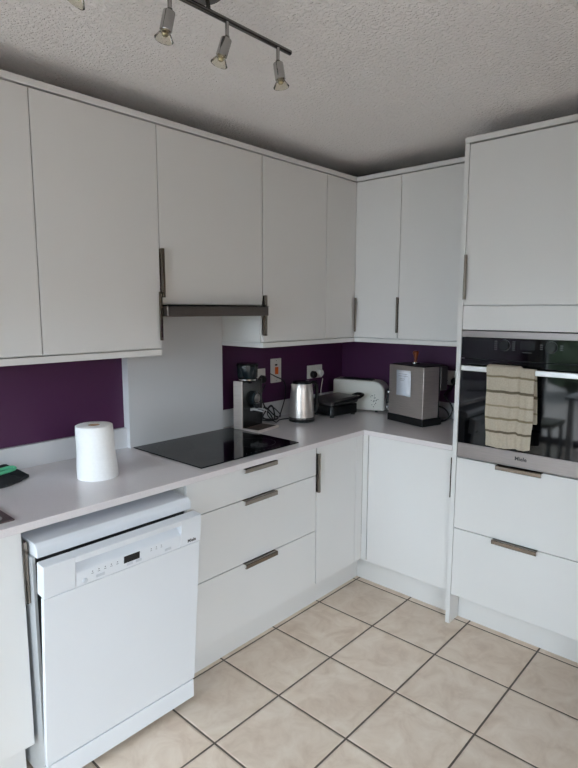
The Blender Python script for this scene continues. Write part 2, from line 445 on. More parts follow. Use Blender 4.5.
# ------------------------------------------------------------------ base run A
c = thing('base_cabinet', 'white base cabinet left of the dishwasher', 'cabinet', (-2.73, -.3, 0))
obj('body', box(nb(), -3.03, XL-.001, -DF+BK, -.015, .15, ZWB-.001), 'carcass', c)
d = obj('door', box(nb(), -3.03, XL-G, -DF, -DF+DT_, ZDB, ZDT), 'cab', c, .0012)
handle_v(d, 'y', -DF, XL+.009, -1, .648, .848)
obj('plinth', box(nb(), -3.03, XL-.004, -DP, -DP+.016, .001, .149), 'cab', c)
obj('side_panel', box(nb(), XL-.018, XL-.0005, -DP+.017, -.03, .001, .149), 'carcass', c)

c = thing('drawer_cabinet', 'white three-drawer base cabinet under the black hob', 'cabinet', ((XD+XR)/2, -.3, 0))
obj('body', box(nb(), XD+.001, XR-.001, -DF+BK, -.015, .15, ZWB-.001), 'carcass', c)
for z0, z1, zh in ((.7395, ZDT, .8795), (.4495, .7355, .737), (ZDB, .4455, .447)):
    d = obj('drawer', box(nb(), XD+G, XR-G, -DF, -DF+DT_, z0, z1), 'cab', c, .0012)
    handle_h(d, 'y', -DF, -1.402, zh)

c = thing('base_cabinet', 'white single-door base cabinet between the drawers and the inner corner', 'cabinet', ((XR-.601)/2, -.3, 0))
obj('body', box(nb(), XR+.001, -.63, -DF+BK, -.015, .15, ZWB-.001), 'carcass', c)
d = obj('door', box(nb(), XR+.005, -.664-G, -DF, -DF+DT_, ZDB, ZDT), 'cab', c, .0012)
handle_v(d, 'y', -DF, XR+.005, 1, .648, .848)
obj('filler', box(nb(), -.664+G, -DF+.0, -DF, -DF+.0185, ZDB, ZDT), 'cab', c, .0012)

c = thing('base_cabinet', 'white single-door base cabinet right of the corner beside the oven housing', 'cabinet', (-.3, -.87, 0))
obj('body', box(nb(), -DF+BK, -.015, YP+.002, -.63, .15, ZWB-.001), 'carcass', c)
obj('filler', box(nb(), -DF+.0, -DF+.0185, -.636+G, -DF-.0005, ZDB, ZDT), 'cab', c, .0012)
d = obj('door', box(nb(), -DF, -DF+DT_, YP+.004, -.640, ZDB, ZDT), 'cab', c, .0012)
handle_v(d, 'x', -DF, YP+.004, 1, .648, .848, lip=.004)

tag(obj('plinth', box(nb(), XD+.002, -DP-.0005, -DP, -DP+.016, .001, .149), 'cab', None), 'white kickboard under the hob drawers', 'plinth')
tag(obj('plinth', box(nb(), -DP, -DP+.016, YP+.0015, -DP+.016, .001, .149), 'cab', None), 'white kickboard under the cabinet right of the inner corner', 'plinth')

# ------------------------------------------------------------------ tall oven housing (faces -x)
YT0, YT1 = YP-.0225, YP-.0225-.600
t = thing('oven_housing', 'tall white oven housing with upper cupboard and two lower drawers', 'cabinet', (-.3, (YT0+YT1)/2, 0))
obj('side_panel', box(nb(), -DT, -.001, YP-.022, YP, .0005, 2.2945), 'cab', t, .0012)
obj('side_panel', box(nb(), -DT, -.001, YT1-.0225, YT1-.0005, .0005, 2.2945), 'cab', t, .0012)
obj('top_board', box(nb(), -DT-.001, -.001, YT1-.0225, YP, 2.2955, 2.320), 'cab', t, .0012)
bm = nb(); box(bm, -.598, -.001, YT0-.001, YT1+.001, 1.575, 2.2885); box(bm, -.598, -.001, YT0-.001, YT1+.001, .15, .858)
box(bm, -.03, -.001, YT0-.001, YT1+.001, .858, 1.575); obj('body', bm, 'carcass', t)
def frontT(z0, z1, name): return obj(name, box(nb(), -DT+.001, -DT+.0195, YT1+G, YT0-G, z0, z1), 'cab', t, .0012)
d = frontT(1.579, 2.2885, 'door'); handle_v(d, 'x', -DT+.001, YT0-G, -1, 1.604, 1.806)
frontT(1.467, 1.5755, 'filler')
YM = (YT0+YT1)/2
d = frontT(.506, .8565, 'drawer'); handle_h(d, 'x', -DT+.001, YM+.005, .858)
d = frontT(.158, .5025, 'drawer'); handle_h(d, 'x', -DT+.001, YM+.005, .504)
obj('plinth', box(nb(), -.525, -.509, YT1+.001, YT0-.001, .001, .149), 'cab', t)

# ------------------------------------------------------------------ built-in oven
ov = thing('built_in_oven', 'black glass built-in oven with steel trim in the tall housing', 'oven', (-.31, YM, .861))
OY0, OY1 = YT0-.0025, YT1+.0025
obj('body', box(nb(), -.597, -.035, OY0-.006, OY1+.006, .862, 1.462), 'void', ov)
obj('top_trim', box(nb(), -.622, -.5975, OY0, OY1, 1.4335, 1.4625), 'steelh', ov, .0015)
cp = obj('control_panel', box(nb(), -.621, -.5975, OY0, OY1, 1.336, 1.4325), 'blackglass', ov, .0012)
dr = obj('door', box(nb(), -.621, -.5975, OY0, OY1, .9325, 1.3325), 'blackglass', ov, .0012)
tr = obj('lower_trim', box(nb(), -.622, -.5975, OY0, OY1, .8625, .9318), 'steelh', ov, .0015)
MX = frame_mtx((-.6225, YM, .902), (0, -1, 0), (0, 0, 1))
text('lettering', 'Miele', .024, 'text', tr, MX, bold=.0006)
# control knobs, display and printed symbols
for y in (YM+.098, YM-.098):
    mt = frame_mtx((-.6211, y, 1.402), (0, -1, 0), (0, 0, 1))
    k = obj('knob', lathe(nb(), [(.0225, 0), (.0225, .012), (.0205, .0145)], 28, mt), 'blackg', cp)
    bm = nb(); lathe(bm, [(.0255, 0), (.0255, .0008)], 32, mt); obj('knob_ring', bm, 'hobmark', cp)
obj('display', box(nb(), -.6217, -.6209, YM+.031, YM-.031, 1.386, 1.424), 'display', cp, .0004)
for s in (1, -1):
    for col in range(2):
        for row in range(5):
            y = YM+s*(.098+(.040 if col else -.040)); z = 1.419-row*.009
            if s == -1 and row in (0, 4): continue
            obj('symbol', box(nb(), -.6216, -.6209, y-.006, y+.006, z-.002, z+.002), 'hobmark', cp)
obj('symbol', box(nb(), -.6216, -.6209, YM-.02, YM+.02, 1.373, 1.3755), 'hobmark', cp)
# long bar handle
HZ, HX = 1.2935, -.664
hd = obj('handle', box(nb(), HX-.006, HX+.010, OY1+.022, OY0-.022, HZ-.0115, HZ+.0115), 'satin', dr, .003, 3)
for y in (OY0-.04, OY1+.04):
    obj('bracket', box(nb(), HX+.0102, -.6213, y-.011, y+.011, HZ-.009, HZ+.009), 'satin', hd, .002)

# tea towel folded over the bar
def towel():
    bm = nb(); uv = bm.loops.layers.uv.new('UVMap')
    nu, y0, y1 = 40, -1.308, -1.512
    # path across the bar: front bottom -> over bar -> back bottom
    def sheet(y_at, path_v, zb_front, off):
        rows = []
        for i in range(nu+1):
            u = i/nu; rowv = []
            y = y_at(u)
            fold = off(u)
            wav = .0035*math.sin(u*19+.6)+.002*math.sin(u*41)
            zf = zb_front(u)
            pts = []
            xf = HX-.0095-fold
            n = 26
            for k in range(n+1):                       # front drop
                tt = k/n; z = zf+(HZ+.010-zf)*tt
                amp = (1-tt)**.7
                pts.append((xf-.006*amp+wav*(.25+amp)+.0012*math.sin(z*95+u*7), y+(.004*math.sin(z*24+u*3))*amp-(.002*amp if u > .5 else .011*amp), z, tt))
            for k in range(1, 6):                      # over the bar
                a = PI*k/6; pts.append((HX+.002-(.0115+fold)*math.cos(a), y, HZ+.012+(.004+fold*.6)*math.sin(a), 1.))
            zb = 1.06+.01*u
            for k in range(0, 12):                     # back drop
                tt = k/11; z = HZ+.010+(zb-HZ-.010)*tt
                pts.append((HX+.0145+wav*.35*tt+.004*tt, y-.012*tt*(1 if u > .5 else 0), z, max(0., 1.0-tt*.6)))
            for x, yy, z, s in pts: rowv.append((bm.verts.new((x, yy, z)), s, u))
            rows.append(rowv)
        for a, c in zip(rows, rows[1:]):
            for k in range(len(a)-1):
                f = bm.faces.new((a[k][0], c[k][0], c[k+1][0], a[k+1][0]))
                for lp, q in zip(f.loops, (a[k], c[k], c[k+1], a[k+1])): lp[uv].uv = (q[2], q[1]+(.012 if q[2] > .70 else 0)+.004*math.sin(q[2]*14))
    yf = lambda u: y0+(y1-y0)*u
    def step(u):                                      # right third doubled back over itself
        e = (u-.69)/.02
        return 0.0 if e > 1 else .015 if e < 0 else .015*(1-e)
    def zb(u): return .955+.010*math.sin(u*PI)*-.5+.012*u+.0015*math.sin(u*13)-(.006 if u > .70 else 0)
    sheet(yf, None, zb, step)
    o = obj('tea_towel', bm, 'towel', None, angle=60)
    md = o.modifiers.new('thick', 'SOLIDIFY'); md.thickness = .0022; md.offset = 0
    md2 = o.modifiers.new('smooth', 'SUBSURF'); md2.levels = 1; md2.render_levels = 1
    return tag(o, 'beige tea towel with olive stripes folded over the oven handle', 'towel')
towel()

# ------------------------------------------------------------------ hob
hb = thing('induction_hob', 'flat black glass hob set on the worktop', 'hob', (-1.389, -.306, ZW))
obj('glass', box(nb(), -1.691, -1.087, -.558, -.0545, ZW+.0004, ZW+.0052), 'hobglass', hb, .0012)
for x, y, r in ((-1.545, -.19, .09), (-1.545, -.42, .07), (-1.235, -.19, .075), (-1.235, -.41, .095)):
    bm = nb(); n = 48; zz = ZW+.0054
    ro = [bm.verts.new((x+r*math.cos(2*PI*k/n), y+r*math.sin(2*PI*k/n), zz)) for k in range(n)]
    ri = [bm.verts.new((x+(r-.0012)*math.cos(2*PI*k/n), y+(r-.0012)*math.sin(2*PI*k/n), zz)) for k in range(n)]
    for k in range(n): bm.faces.new((ro[k], ro[(k+1) % n], ri[(k+1) % n], ri[k]))
    obj('cooking_zone', bm, 'hobmark', hb)
for k in range(9):
    x = -1.50+k*.028
    obj('touch_mark', box(nb(), x-.004, x+.004, -.537, -.534, ZW+.0052, ZW+.0055), 'hobmark', hb)

# ------------------------------------------------------------------ dishwasher (door ajar at the top)
DX0, DX1 = -2.418, -1.826
dw = thing('dishwasher', 'white freestanding dishwasher pulled out with its door slightly ajar', 'dishwasher', ((DX0+DX1)/2, -.35, 0))
bm = nb(); box(bm, DX0+.003, DX0+.012, -.640, -.06, .03, .803); box(bm, DX1-.012, DX1-.003, -.640, -.06, .03, .803)
box(bm, DX0+.012, DX1-.012, -.07, -.06, .03, .803); box(bm, DX0+.012, DX1-.012, -.640, -.07, .03, .11)
obj('body', bm, 'galv', dw)
obj('gap_shade_rail', box(nb(), DX0+.0125, DX1-.0125, -.632, -.0705, .775, .8035), 'void', dw)  # coloured dark to stand in for the shaded gap under the lid
bm = nb(); box(bm, DX0+.013, DX0+.020, -.636, -.08, .112, .773); box(bm, DX1-.020, DX1-.013, -.636, -.08, .112, .773)
box(bm, DX0+.021, DX1-.021, -.09, -.08, .112, .773); obj('tub', bm, 'void', dw)
# lid with rounded front
bm = nb(); pr = [(-.605, .8045), (-.663, .8045), (-.663, .833), (-.648, .8485), (-.065, .850), (-.065, .8045)]
prism(bm, pr, DX0+.008, DX1-.000, Matrix(((0, 0, 1, 0), (1, 0, 0, 0), (0, 1, 0, 0), (0, 0, 0, 1))))
obj('lid', bm, 'appl', dw, .004, 3, angle=25)
# door, built upright then leaned forward about its lower edge
yb, z0, z1 = -.660, .104, .803
lean = Matrix.Translation((0, yb, z0)) @ Matrix.Rotation(math.atan2(.0605, .695), 4, 'X') @ Matrix.Translation((0, -yb, -z0))
ZS = .697                                            # seam under the control panel
dbm = nb(); box(dbm, DX0, DX1, yb, yb+.018, z0, ZS-.0026); dbm.transform(lean)
door = obj('door', dbm, 'appl', dw, .003, 3)
bm = nb(); box(bm, DX0+.006, DX1-.006, yb+.0185, yb+.030, z0+.01, ZS-.002); bm.transform(lean); obj('inner_panel', bm, 'void', door)
# control panel: surround plus a recessed grip along the top
HX0, HX1 = -2.317, -1.918
rz0, rz1 = .748, .783
cpm = nb()
box(cpm, DX0, HX0-.0006, yb-.0035, yb+.042, ZS+.0008, z1)
box(cpm, HX1+.0006, DX1, yb-.0035, yb+.042, ZS+.0008, z1)
box(cpm, HX0-.0006, HX1+.0006, yb-.0035, yb+.042, rz1, z1)
cpm.transform(lean); cpl = obj('control_panel', cpm, 'applp', door, .003, 3)
bm = nb(); prism(bm, [(yb-.003, ZS+.0008), (yb+.041, ZS+.0008), (yb+.041, rz1-.0005), (yb+.036, rz1-.0005), (yb+.030, rz1-.012), (yb+.010, rz0+.006), (yb-.001, rz0), (yb-.003, rz0-.004)], HX0, HX1,
                   Matrix(((0, 0, 1, 0), (1, 0, 0, 0), (0, 1, 0, 0), (0, 0, 0, 1))))
bm.transform(lean); grip = obj('grip_panel', bm, 'applp', cpl, .0015)
fy = yb-.0031
def onpanel(x, z, w, hh, m, name, th=.0007, b=0.):
    bm = nb(); box(bm, x-w/2, x+w/2, fy-th, fy+.0004, z-hh/2, z+hh/2); bm.transform(lean); return obj(name, bm, m, cpl, b)
onpanel(-2.120, .731, .060, .025, 'display', 'display')
for k in range(5):
    onpanel(-2.262+k*.022, .727, .008, .0014, 'icon', 'symbol'); onpanel(-2.262+k*.022, .734, .0035, .003, 'icon', 'symbol')
for k in range(3):
    onpanel(-2.044+k*.021, .729, .006, .0014, 'icon', 'symbol'); onpanel(-2.044+k*.021, .736, .003, .003, 'icon', 'symbol')
for x, w in ((-2.235, .030), (-2.128, .022), (-2.094, .022), (-1.974, .026)):
    onpanel(x, .712, w, .009, 'button', 'push_button', .003, .0008)
mt = lean @ frame_mtx((-2.287, fy+.0003, .711), (1, 0, 0), (0, 0, 1))
obj('push_button', lathe(nb(), [(.0085, 0), (.0085, .003), (.0065, .0042)], 24, mt), 'button', cpl)
text('lettering', 'Miele', .0175, 'text', cpl, lean @ frame_mtx((-1.868, yb-.0038, .712), (1, 0, 0), (0, 0, 1)), bold=.0004)
obj('plinth', box(nb(), DX0+.004, DX1-.006, -.662, -.640, .028, .1015), 'appl', dw, .002)
for x in (DX0+.05, DX1-.04):
    for y in (-.60, -.12):
        obj('foot', lathe(nb(), [(.017, .0005), (.017, .008), (.007, .009), (.007, .029)], 16, Matrix.Translation((x, y, 0))), 'black', dw)

# ------------------------------------------------------------------ paper roll
pr_ = thing('kitchen_roll', 'white kitchen paper roll standing on the worktop', 'paper roll', (-2.024, -.335, ZW))
bm = nb(); n = 48; H = .203
def ring(r, cx, cy, z): return [bm.verts.new((cx+r*math.cos(2*PI*k/n), cy+r*math.sin(2*PI*k/n), z)) for k in range(n)]
prof = []
for k in range(13):
    tt = k/12; prof.append(ring(.0770-.0085*tt+.001*math.sin(tt*9), -.006*tt, .004*tt, .0006+H*tt))
prof.append(ring(.0662, -.006, .004, H+.0022)); prof.append(ring(.023, -.006, .004, H+.0022)); prof.append(ring(.022, -.006, .004, .03))
for a, c_ in zip(prof, prof[1:]):
    for k in range(n): bm.faces.new((a[k], a[(k+1) % n], c_[(k+1) % n], c_[k]))
bm.faces.new(prof[0][::-1]); bm.faces.new(prof[-1])
obj('paper', bm, 'paper', pr_, local=True)
bm = nb()
a = [(.0215, .032), (.0215, H+.0015), (.0195, H+.0015), (.0195, .032)]
lathe(bm, a, 32, Matrix.Translation((-.006, .004, 0)), cap=False); obj('core', bm, 'card', pr_, local=True)

# ------------------------------------------------------------------ crumpled cloth with mint trim, mat
def cloth():
    t = thing('rubber_glove', 'crumpled black and mint-green rubber glove at the left end of the worktop', 'glove', (-2.412, -.148, ZW))
    bm = nb(); nx, ny = 40, 22
    g = {}
    for sd in (0, 1):
        for i in range(nx+1):
            for j in range(ny+1):
                u, v = i/nx, j/ny
                w = .085*(1-.25*abs(u-.45))*(1 if u < .7 else 1-((u-.7)/.3)**2*.50)
                x = -.155+.335*u-.020*math.cos(v*PI*2)*u; y = .020-.02*u+(v-.5)*2*w
                edge = min(1, 3.5*min(v, 1-v))*min(1, 6*(1-u)+.15)
                ridge = math.exp(-((v-.74)/.17)**2)*(.55+.45*math.sin(u*5.5-2.6))
                hgt = .005+edge*(.016+.040*ridge+.006*abs(math.sin(v*9+u*3))+.007*math.sin(u*17+v*6)+.004*math.sin(u*31-v*15))
                z = .0012 if sd == 0 else max(.0035, hgt)
                g[sd, i, j] = bm.verts.new((x, y, z))
    for i in range(nx):
        for j in range(ny):
            bm.faces.new((g[1, i, j], g[1, i+1, j], g[1, i+1, j+1], g[1, i, j+1]))
            bm.faces.new((g[0, i, j], g[0, i, j+1], g[0, i+1, j+1], g[0, i+1, j]))
    for i in range(nx):
        for j in (0, ny): bm.faces.new((g[0, i, j], g[0, i+1, j], g[1, i+1, j], g[1, i, j]))
    for j in range(ny):
        for i in (0, nx): bm.faces.new((g[0, i, j], g[0, i, j+1], g[1, i, j+1], g[1, i, j]))
    obj('palm', bm, 'darkcloth', t, local=True, angle=80)
    bm = nb(); tube(bm, [(-.10, -.062, .036), (.02, -.045, .039), (.09, -.022, .042), (.135, -.008, .043), (.152, .006, .044), (.142, .018, .047), (.11, .014, .047), (.04, -.004, .046), (-.10, -.020, .046)], .0068)
    obj('trim', bm, 'mint', t, local=True)
    bm = nb(); tube(bm, [(-.16, .050, .058), (-.05, .042, .058), (.02, .034, .056), (.05, .030, .048)], .018, 12)
    obj('finger', bm, 'mint', t, local=True)
cloth()

mt_ = thing('worktop_mat', 'dark taupe square mat with grey motif at the front left of the worktop', 'mat', (-2.53, -.47, ZW))
obj('base', box(nb(), -2.63, -2.432, -.572, -.372, ZW+.0004, ZW+.005), 'mat', mt_, .001)
for x, y in ((-2.485, -.527), (-2.577, -.527), (-2.485, -.425), (-2.577, -.425)):
    obj('motif', lathe(nb(), [(.031, ZW+.0048), (.031, ZW+.0054)], 36, Matrix.Translation((x, y, 0))), 'matring', mt_)

# ------------------------------------------------------------------ sockets and switch on the walls
def plate(o, face, along, w, hgt):
    """a wall plate: centre (x or y) 'o', proud of the wall"""
    pass
def wall_mtx(wall, a, z):
    return frame_mtx((a, -.0005, z), (1, 0, 0), (0, 0, 1)) if wall == 'A' else frame_mtx((-.0005, a, z), (0, -1, 0), (0, 0, 1))
def lbox(name, m, parent, mt, x0, x1, y0, y1, d0, d1, bev=0.):
    bm = nb(); box(bm, x0, x1, y0, y1, d0, d1); bm.transform(mt); return obj(name, bm, m, parent, bev)
def socket(wall, a, z, label, w=.147):
    mt = wall_mtx(wall, a, z)
    t = thing('wall_socket', label, 'socket', mt @ Vector((0, 0, 0)))
    lbox('plate', 'white', t, mt, -w/2, w/2, -.043, .043, 0, .010, .003)
    for s in (-1, 1):
        cx = s*.035
        lbox('switch', 'white', t, mt, s*.012-.006, s*.012+.006, .018, .034, .010, .0135, .001)
        for px, py, pw, ph in ((0, .002, .005, .009), (-.011, -.018, .009, .004), (.011, -.018, .009, .004)):
            lbox('pin_hole', 'black', t, mt, cx+px-pw/2, cx+px+pw/2, py-ph/2, py+ph/2, .0098, .0103)
    return t, mt
socket('A', -.838, 1.170, 'white double wall socket partly behind the coffee grinder')
socket('A', -.305, 1.156, 'white double wall socket above the contact grill')
socket('B', -.815, 1.156, 'white double wall socket behind the coffee machine')
mt = wall_mtx('A', -.672, 1.192)
t = thing('cooker_switch', 'white upright cooker switch plate with an orange rocker', 'switch', mt @ Vector((0, 0, 0)))
lbox('plate', 'white', t, mt, -.044, .044, -.073, .073, 0, .010, .003)
lbox('rocker', 'orange', t, mt, -.013, .013, -.022, .022, .010, .016, .002)
lbox('neon', 'black', t, mt, -.012, .008, .030, .040, .0098, .0112, .0005)
for s in (-1, 1): lbox('screw', 'black', t, mt, -.002, .002, s*.060-.002, s*.060+.002, .0098, .0106)

def plug(parent, wall, a, z, m):
    mt = wall_mtx(wall, a, z)
    bm = nb(); lathe(bm, [(.021, .0115), (.024, .016), (.023, .034), (.018, .040)], 20, mt); return obj('plug', bm, m, parent)

# ------------------------------------------------------------------ coffee grinder
R8 = math.radians(8)
gr = thing('coffee_grinder', 'black and steel coffee grinder with dark hopper right of the hob', 'coffee grinder', (-.998, -.128, ZW), rz=R8)
# local frame: x right, -y towards the room
BX0, BX1, BY0, BY1 = -.094, .088, -.012, .047
bm = nb(); box(bm, BX0, BX0+.010, BY0, BY1, .006, .266); obj('side_panel', bm, 'steel', gr, .003, local=True)
bm = nb(); box(bm, BX1-.010, BX1, BY0, BY1, .006, .266); obj('side_panel', bm, 'blackg', gr, .003, local=True)
bm = nb(); box(bm, BX0+.0105, BX1-.0105, BY0+.001, BY1-.001, .006, .262); obj('body', bm, 'blackg', gr, .004, 3, local=True)
TM = Matrix.Translation((-.010, .015, 0))
obj('collar', lathe(nb(), [(.034, .250), (.050, .2635), (.058, .268), (.058, .274), (.050, .276)], 40, TM), 'chrome', gr, local=True)
hp = obj('hopper', lathe(nb(), [(.050, .2765), (.055, .283), (.058, .343)], 40, TM), 'hopper', gr, local=True)
obj('hopper_lid', lathe(nb(), [(.060, .3435), (.060, .352), (.056, .358), (.02, .360)], 40, TM), 'blackg', hp, local=True)
DM = frame_mtx((.010, BY0-.0005, .165), (1, 0, 0), (0, 0, 1))
dl = obj('dial', lathe(nb(), [(.040, 0), (.040, .018), (.034, .026), (.031, .022), (.012, .022)], 36, DM), 'hopper', gr, local=True)
bm = nb(); lathe(bm, [(.024, .0225), (.026, .024), (.022, .025)], 30, DM); obj('dial_ring', bm, 'darkchrome', dl, local=True)
bm = nb()
for s in (-1, 1): tube(bm, [(.012+s*.022, BY0+.003, .105), (.012+s*.024, BY0-.045, .105), (.012+s*.018, BY0-.075, .100)], .004, 8)
box(bm, -.020, .044, BY0-.006, BY0+.002, .099, .111); obj('filter_fork', bm, 'satin', gr, local=True)
obj('chute', lathe(nb(), [(.010, .112), (.018, .125), (.018, .140)], 20, Matrix.Translation((.012, BY0-.020, 0))), 'black', gr, local=True)
bm = nb(); box(bm, BX0-.002, BX1+.002, BY0-.115, BY1, .0005, .0055); box(bm, BX0-.002, BX1+.002, BY0-.115, BY0-.109, .0055, .016)
box(bm, BX0-.002, BX0+.004, BY0-.109, BY0-.001, .0055, .016); box(bm, BX1-.004, BX1+.002, BY0-.109, BY0-.001, .0055, .016)
base = obj('drip_tray', bm, 'steel', gr, .002, local=True)
bm = nb(); box(bm, BX0+.006, BX1-.006, BY0-.107, BY0-.003, .0057, .0125); obj('grounds_mat', bm, 'tray', base, .001, local=True)
lp_ = obj('spare_cord', tube(nb(), [(-.86, -.07, .917), (-.80, -.03, .945), (-.75, -.035, .99), (-.72, -.03, .97), (-.74, -.06, .925), (-.80, -.10, .916), (-.83, -.05, .935), (-.79, -.028, .985), (-.73, -.05, .93), (-.70, -.05, .917), (-.76, -.085, .916), (-.84, -.06, .93), (-.88, -.04, .965)], .0042), 'rubber', None)
gc = obj('power_cord', tube(nb(), [(-.900, -.045, .985), (-.872, -.035, .95), (-.845, -.05, .922), (-.80, -.09, .914), (-.765, -.06, .930), (-.79, -.030, .985), (-.82, -.030, 1.06), (-.804, -.048, 1.125)], .0042), 'rubber', None)
def reparent(o, root):           # world-space mesh under a turned root
    o.data.transform((Matrix.Translation(root.location) @ Matrix.Rotation(root.rotation_euler.z, 4, 'Z')).inverted()); o.parent = root
    return o
reparent(gc, gr); reparent(lp_, gr)
p_ = plug(None, 'A', -.804, 1.152, 'black'); reparent(p_, gr); p_.parent = gc

# ------------------------------------------------------------------ kettle
KX, KY = -.664, -.208
k = thing('electric_kettle', 'brushed steel jug kettle with black handle left of the contact grill', 'kettle', (KX, KY, ZW))
LT = Matrix.Translation
bd = obj('body', lathe(nb(), [(.073, .028), (.073, .05), (.071, .11), (.066, .17), (.0605, .214), (.058, .222)], 48), 'steel', k, local=True)
obj('power_base', lathe(nb(), [(.066, .0005), (.075, .002), (.076, .012), (.070, .0155)], 48), 'black', k, local=True)
obj('lower_band', lathe(nb(), [(.070, .016), (.0755, .018), (.0755, .0265), (.072, .0278)], 48), 'greylid', k, local=True)
obj('lid', lathe(nb(), [(.0575, .2225), (.056, .230), (.045, .236), (.012, .238)], 40), 'blackg', k, local=True)
# spout towards the hob, pinched V
sa = math.radians(172)
sd = Vector((math.cos(sa), math.sin(sa), 0)); sn = Vector((-sd.y, sd.x, 0))
bm = nb(); a = [bm.verts.new(v) for v in (sd*.052+sn*.026+Vector((0, 0, .221)), sd*.052-sn*.026+Vector((0, 0, .221)), sd*.086+Vector((0, 0, .224)), sd*.062+Vector((0, 0, .165)), sd*.030+Vector((0, 0, .21)))]
for f in ((0, 1, 2), (0, 2, 3), (1, 3, 2), (0, 3, 4), (1, 4, 3), (0, 4, 1)): bm.faces.new([a[i] for i in f])
obj('spout', bm, 'steel', k, .003, local=True)
ha = math.radians(-12); hv = Vector((math.cos(ha), math.sin(ha), 0))
bm = nb(); tube(bm, [hv*.056+Vector((0, 0, .216)), hv*.085+Vector((0, 0, .222)), hv*.108+Vector((0, 0, .20)), hv*.112+Vector((0, 0, .12)), hv*.106+Vector((0, 0, .06)), hv*.076+Vector((0, 0, .042))], .0105, 12)
obj('handle', bm, 'black', k, local=True)
bm = nb(); tube(bm, [(KX-.04, KY+.066, .921), (KX-.09, KY+.09, .918), (KX-.16, KY+.06, .918), (KX-.20, KY+.085, .965), (KX-.14, KY+.115, 1.0), (KX-.08, KY+.10, .95), (KX-.05, KY+.13, .93), (KX+.02, KY+.15, 1.04), (KX+.015, KY+.155, 1.125), (KX-.06, KY+.158, 1.165), (-.775, KY+.148, 1.185)], .0032)
obj('power_cord', bm, 'rubber', k)

# ------------------------------------------------------------------ contact grill
ga = math.radians(-8)
g_ = thing('contact_grill', 'low black contact grill with grey lid and handle between kettle and toaster', 'grill', (-.372, -.226, ZW), rz=ga)
# local: x to the right along the front, y to the wall
bm = nb(); pts = [(-.105, -.092), (.102, -.092), (.114, -.080), (.114, .080), (.102, .092), (-.105, .092), (-.117, .080), (-.117, -.080)]
prism(bm, pts, .012, .072); obj('base', bm, 'blackg', g_, .006, 3, local=True)
# lid: rises towards the handle side
bm = nb(); prism(bm, [(-.120, .074), (.108, .076), (.120, .096), (.120, .114), (.104, .120), (-.06, .112), (-.112, .096)], -.090, .090, Matrix(((1, 0, 0, 0), (0, 0, -1, 0), (0, 1, 0, 0), (0, 0, 0, 1))))
ld = obj('lid', bm, 'greylid', g_, .006, 3, local=True)
bm = nb(); tube(bm, [(-.10, -.098, .086), (.02, -.100, .096), (.115, -.098, .108), (.158, -.090, .118), (.168, -.065, .120), (.158, -.035, .118), (.118, -.030, .108)], .0095, 10)
obj('handle', bm, 'blackg', ld, local=True)
for x in (-.09, .09):
    for y in (-.07, .07): obj('foot', lathe(nb(), [(.014, .0005), (.014, .0122)], 14, LT((x, y, 0))), 'black', g_, local=True)
cd = obj('power_cord', tube(nb(), [(-.44, -.10, .935), (-.47, -.05, .918), (-.43, -.030, .94), (-.36, -.032, 1.02), (-.334, -.048, 1.11)], .0035), 'rubber', None)
reparent(cd, g_)
p_ = plug(None, 'A', -.337, 1.140, 'black'); reparent(p_, g_); p_.parent = cd

# ------------------------------------------------------------------ toaster
ta = math.atan2(-.299, .082)       # long side direction, from the wall end to the near end
tv = Vector((math.cos(ta), math.sin(ta)))
tc_ = Vector((-.187, -.266))+Vector((-tv.y, tv.x))*.066
t = thing('toaster', 'long white toaster with black slots in the corner of the worktop', 'toaster', (tc_.x, tc_.y, ZW), rz=ta)
# local: x along length (near end +), y<0 is the side towards the room
hl, hw, hh = .174, .060, .207
bm = nb(); prof = [(-hl, .010)]
prof += [(hl, .010)]
for q_ in range(0, 11): 
    a = q_/10*PI/2; prof.append((hl-.070+.070*math.cos(a), .128+.070*math.sin(a)*1.0))
prof += [(-hl+.012, .203), (-hl, .195)]
prism(bm, prof, -hw, hw, Matrix(((1, 0, 0, 0), (0, 0, -1, 0), (0, 1, 0, 0), (0, 0, 0, 1))))
obj('body', bm, 'toaster', t, .012, 4, local=True)
for y in (-.024, .024):
    bm = nb(); box(bm, -.135, .085, y-.013, y+.013, .1985, .2045); obj('slot', bm, 'black', t, .004, 2, local=True)
bm = nb(); box(bm, hl+.0005, hl+.010, -.012, .012, .055, .150); obj('lever_track', bm, 'black', t, .003, local=True)
bm = nb(); box(bm, hl+.0105, hl+.030, -.022, .022, .125, .140); obj('lever', bm, 'satin', t, .004, 3, local=True)
obj('knob', lathe(nb(), [(.014, 0), (.014, .010), (.011, .013)], 24, frame_mtx((hl+.0005, 0, .032), (0, 1, 0), (0, 0, 1))), 'satin', t, local=True)
bm = nb(); RR = random.Random(3)
for i in range(22):
    a = RR.uniform(0, PI*2); r = RR.uniform(.004, .034)
    cx, cz = hl-.062+r*math.cos(a)*.8, .082+r*math.sin(a)*1.5
    lathe(bm, [(.0028, 0), (.0028, .0006)], 8, frame_mtx((cx, -hw-.0002, cz), (1, 0, 0), (0, 0, 1)))
obj('dot_pattern', bm, 'void', t, local=True)
for x in (-.12, .12):
    for y in (-.04, .04): obj('foot', lathe(nb(), [(.010, .0005), (.010, .0098)], 12, LT((x, y, 0))), 'black', t, local=True)
cd = obj('power_cord', tube(nb(), [(-.215, -.045, .922), (-.245, -.030, .95), (-.268, -.030, 1.02), (-.272, -.048, 1.11)], .003), 'white', None)
reparent(cd, t)
p_ = plug(None, 'A', -.270, 1.146, 'white'); reparent(p_, t); p_.parent = cd

# ------------------------------------------------------------------ coffee machine, its back to the room
ca = math.radians(-14.2)
cm = thing('coffee_machine', 'boxy brushed-steel coffee machine on a black base beside the oven housing', 'coffee machine', (-.318, -.690, ZW), rz=ca)
